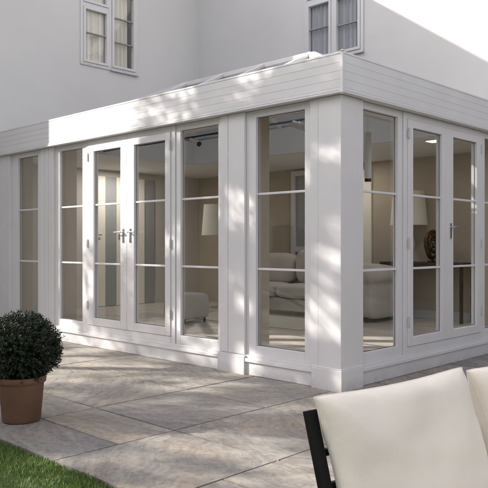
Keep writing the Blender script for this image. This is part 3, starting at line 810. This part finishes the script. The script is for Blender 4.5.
def pillow(name, w, h, d, mat, pinch=.055, seed=0):
    """cushion in local x (width) / z (height), thickness along y; pinched corners, welted seam"""
    bm = bmesh.new(); n = 44
    g = {}
    for side in (1, -1):
        for j in range(n+1):
            for i in range(n+1):
                u = -1+2*i/n; v = -1+2*j/n
                # denser near edges
                u = math.sin(u*math.pi/2); v = math.sin(v*math.pi/2)
                if side == -1 and (i in (0, n) or j in (0, n)): g[(side, i, j)] = g[(1, i, j)]; continue
                x = u*w/2*(1-pinch*2.2*(1-abs(v)**2.5)*(abs(u)**3)-.012*abs(u*v)**9)
                z = v*h/2*(1-pinch*1.0*(1-u*u)*(abs(v)**3)-.020*abs(u*v)**9)
                prof = (max(0, 1-u**4)**.5)*(max(0, 1-v**4)**.5)
                t = d/2*prof*(1+.10*(1-u*u)*(1-v*v))
                wr = noise.noise((u*1.6+seed, v*1.6, side*3))*.022+noise.noise((u*3.2+seed, v*3.2, side*5))*.010+noise.noise((u*7+seed+3*v, v*3-seed, side*9))*.004
                # puckers at the corners
                cr = (abs(u)*abs(v))**4; ang = math.atan2(1.02-abs(v), 1.02-abs(u))
                wr += cr*.010*math.sin(ang*14+seed)
                y = side*(t+wr*prof)
                g[(side, i, j)] = bm.verts.new((x, y, z))
    for side in (1, -1):
        for j in range(n):
            for i in range(n):
                q = [g[(side, i, j)], g[(side, i+1, j)], g[(side, i+1, j+1)], g[(side, i, j+1)]]
                bm.faces.new(q if side == -1 else q[::-1])
    rim = [g[(1, i, 0)].co.copy() for i in range(n)]+[g[(1, n, j)].co.copy() for j in range(n)]+[g[(1, i, n)].co.copy() for i in range(n, 0, -1)]+[g[(1, 0, j)].co.copy() for j in range(n, 0, -1)]
    me = bpy.data.meshes.new(name); bmesh.ops.recalc_face_normals(bm, faces=bm.faces); bm.to_mesh(me); bm.free()
    me.materials.append(mat)
    for p in me.polygons: p.use_smooth = True
    o = bpy.data.objects.new(name, me); COL.objects.link(o)
    s = MB(); rim.append(rim[0]); s.tube([rim[0]] + rim[1:], .0032, 8)
    s.build('piping', mat, o, smooth=True)
    return o
labels = ['large plump cream back cushion at the slatted left end of the garden sofa',
          'cream back cushion cut off by the right edge, second from the sofa\'s left end',
          'third cream back cushion on the garden sofa, farthest along the back']
Mo = Matrix.Translation(osofa.location) @ Matrix.Rotation(osofa.rotation_euler.z, 4, 'Z')
for k in range(3):
    cu = pillow('back_cushion', .735, .54, .19, M['cushion'], seed=k*7.3)
    tilt = math.atan(.31)
    loc = back_pt(-.020+.3675+k*.752, .536, .058)
    cu.matrix_world = Mo @ Matrix.Translation(loc) @ Matrix.Rotation(-tilt, 4, 'X') @ Matrix.Rotation(R((-1.0, -1.2, .8)[k]), 4, 'Y')
    tag(cu, labels[k], 'cushion', 'back cushions on the garden sofa')
for k in range(3):
    cu = pillow('seat_cushion', .735, .62, .14, M['cushion'], pinch=.015, seed=40+k*5)
    cu.matrix_world = Mo @ Matrix.Translation((.37+k*.742, -.47, .36)) @ Matrix.Rotation(R(90), 4, 'X')
    tag(cu, ('cream seat cushion at the left end of the garden sofa', 'middle cream seat cushion on the garden sofa', 'cream seat cushion at the far end of the garden sofa')[k], 'cushion', 'seat cushions on the garden sofa')

# ------------------------------------------------------------------ trees (left of and behind the viewer, they cast the dapple)
def uvw(u, v, z): return Vector((-u, v, z))
def blotch(a, b, s, o): return noise.noise((a*s+o, b*s-o, o*.7))
def keep_density(q):
    """leaf mask by where the shade lands: crowns carved to place the light gaps and dapple"""
    U, V, z = -q.x, q.y, q.z
    t = -V/.80; zw = z-.695*t; s = U-t
    if zw > 0:
        if zw > 2.85: return 0
        if s > 4.7: return 0
        edge = 2.75 if zw > 1.15 else 2.75-(1.15-zw)*1.2
        n_ = blotch(s+.25*zw, zw*1.3-.2*s, 1.9, 3.37)+.55*blotch(s-.4*zw, zw*1.2+.3*s, 5.3, 8.61)
        if s > edge: return 0.0 if zw > 1.25 else ((.85 if n_ > -.12 else .10) if zw < .95 else .35)
        if s > edge-1.15: return .8 if n_ > (.16 if zw > 2.2 else .07) else .04
        if zw > 2.3: return .9 if n_ > -.15 else .25
        return (.90 if n_ > .06 else (.05 if n_ < -.03 else .35))
    t = z/.695; u = U-t; v = V+.80*t
    n_ = blotch((u-v*.3)*.8, (v+u*.3)*2.2, 1.5, 9)
    if u > .3 and v < -1.75: return .9 if n_ > -.3 else .5   # pot and lawn corner
    if v < -1.5 and -1.7 < u <= .3: return .03 if n_ < .22 else .5
    if u < -1.5 and v < -1.4: return .85
    return .8 if n_ > -.06 else .12
def tree(base, boxes, label, n_cl, seed, leaf_l=.10, per=44, spread=.40, keep=None, dens=.85, trunk=.17, cat='tree', group='garden trees', name='broadleaf_tree'):
    r = random.Random(seed)
    root = empty(name, base); tag(root, label, cat, group)
    cr = MB(); tr = MB()
    cen = sum((Vector(c) for c, _ in boxes), Vector())/len(boxes)
    fork = Vector((base.x*.75+cen.x*.25, base.y*.75+cen.y*.25, cen.z*.45))
    k_ = trunk/.17
    tr.tube([(0, 0, -.05), (fork-base)*.5+Vector((.05, .03, 0)), fork-base], [.17*k_, .13*k_, .11*k_], 12)
    for c, rad in boxes:
        c = Vector(c); m_ = int(n_cl*rad[0]*rad[1]*rad[2]/sum(q[1][0]*q[1][1]*q[1][2] for q in boxes))
        tr.tube([fork-base, (fork+(c-fork)*.5+Vector((0, 0, .15)))-base, c-base], [.09*k_, .06*k_, .03*k_], 8)
        for cnt in range(m_):
            d = Vector((r.gauss(0, 1), r.gauss(0, 1), r.gauss(0, 1))).normalized()*(r.random()**.42)
            q = c+Vector((d.x*rad[0], d.y*rad[1], d.z*rad[2]))
            if noise.noise(q*.8) < -.25: continue
            if keep and keep(q) < .01 and r.random() < .6: continue
            if cnt % 3 == 0: tr.tube([c-base+(q-c)*.3, q-base], [.014, .005], 5)
            for k in range(per):
                o = Vector((r.gauss(0, spread*.5), r.gauss(0, spread*.5), r.gauss(0, spread*.32)))
                if keep and r.random() > keep(q+o): continue
                leaf(cr.bm, q-base+o, Vector((r.uniform(-1, 1), r.uniform(-1, 1), r.uniform(-.8, .3))), Vector((r.uniform(-.6, .6), r.uniform(-.6, .6), 1)), leaf_l*r.uniform(.7, 1.2), leaf_l*.55)
    cr.build('crown', M['tree_leaf'], root, normals=False); tr.build('trunk', M['bark'], root, smooth=True, normals=False)
    return root
tree(uvw(9.6, -6.6, 0), [(uvw(8.6, -5.9, 6.6), (2.7, 1.7, 1.7)), (uvw(6.9, -4.4, 6.5), (2.4, 1.3, 1.3)), (uvw(11.2, -6.4, 6.2), (1.4, 1.3, 1.2))],
     'broadleaf tree beside the house wing just outside the left of the picture', 1700, 5, keep=keep_density)
tree(uvw(11.0, -10.6, 0), [(uvw(10.0, -9.4, 6.2), (2.0, 1.6, 1.5))], 'broadleaf tree on the lawn left of the patio', 800, 9, keep=keep_density)
tree(uvw(6.6, -11.4, 0), [(uvw(6.8, -9.4, 6.3), (2.1, 1.7, 1.4))], 'broadleaf tree on the lawn behind the viewer', 800, 15, keep=keep_density)
# clipped evergreen hedges added out of view to darken the reflections in the glass
def hedge(a, b, h, w, label, seed):
    r = random.Random(seed); A = uvw(*a, 0); B = uvw(*b, 0); d = (B-A); L = d.length; d.normalize(); n = Vector((-d.y, d.x, 0))
    root = empty('reflection_hedge', A); tag(root, label, 'hedge', None)
    core = MB(); k = int(L/.6)
    for i in range(k):
        x0, x1 = i*L/k, (i+1)*L/k; hh = h-.25+.12*noise.noise((i*.4, seed, 0)); ww = w/2-.18
        P = [d*x0-n*ww, d*x1-n*ww, d*x1+n*ww, d*x0+n*ww]
        core.prism([p+Vector((0, 0, -.05)) for p in P], [p+Vector((0, 0, hh)) for p in P])
    core.build('solid_core', M['hedge_core'], root)  # solid dark block, keeps light from showing through the leaves
    m = MB()
    for i in range(int(L*h*330)):
        face = r.random(); x = r.uniform(0, L); z = r.uniform(0, h)
        if face < .44: y = w/2
        elif face < .88: y = -w/2
        else: y = r.uniform(-w/2, w/2); z = h
        nz = .16*noise.noise((x*.9, y, z*.9))+r.gauss(0, .05)
        sg = (1 if y > 0 else -1)
        p = d*x+n*(y-sg*.12+(sg*nz if face < .88 else 0))+Vector((0, 0, z-.08+(nz if face >= .88 else 0)))
        leaf(m.bm, p, Vector((r.uniform(-1, 1), r.uniform(-1, 1), r.uniform(-.4, 1)))+n*sg*.7, n*sg+Vector((0, 0, .4)), r.uniform(.09, .15), .06)
    m.build('foliage', M['hedge_leaf'], root, normals=False)
M['hedge_core'] = simple('dark_hedge_core', (0.012, 0.017, 0.008), 1.0, 0.3, 4)
M['hedge_leaf'] = leaf_mat('hedge_leaf', (0.022, 0.038, 0.016), (0.042, 0.062, 0.026), 0.7, 0.1)
hedge((17.5, -2.5), (17.5, -15), 8.0, 1.4, 'added tall clipped evergreen hedge beyond the house wing, darkening the glass reflections', 1)
hedge((16.5, -15.8), (-3, -15.8), 7.0, 1.4, 'added long clipped evergreen hedge behind the viewer, darkening reflections in the long face', 2)
hedge((-.9, 9.8), (-13, 9.8), 6.2, 1.4, 'added tall clipped evergreen hedge beyond the end of the house, darkening reflections in the return face', 3)
hedge((-13.8, 9), (-13.8, -12), 4.2, 1.4, 'added unseen clipped evergreen hedge along the right side of the garden, for dark reflections', 4)
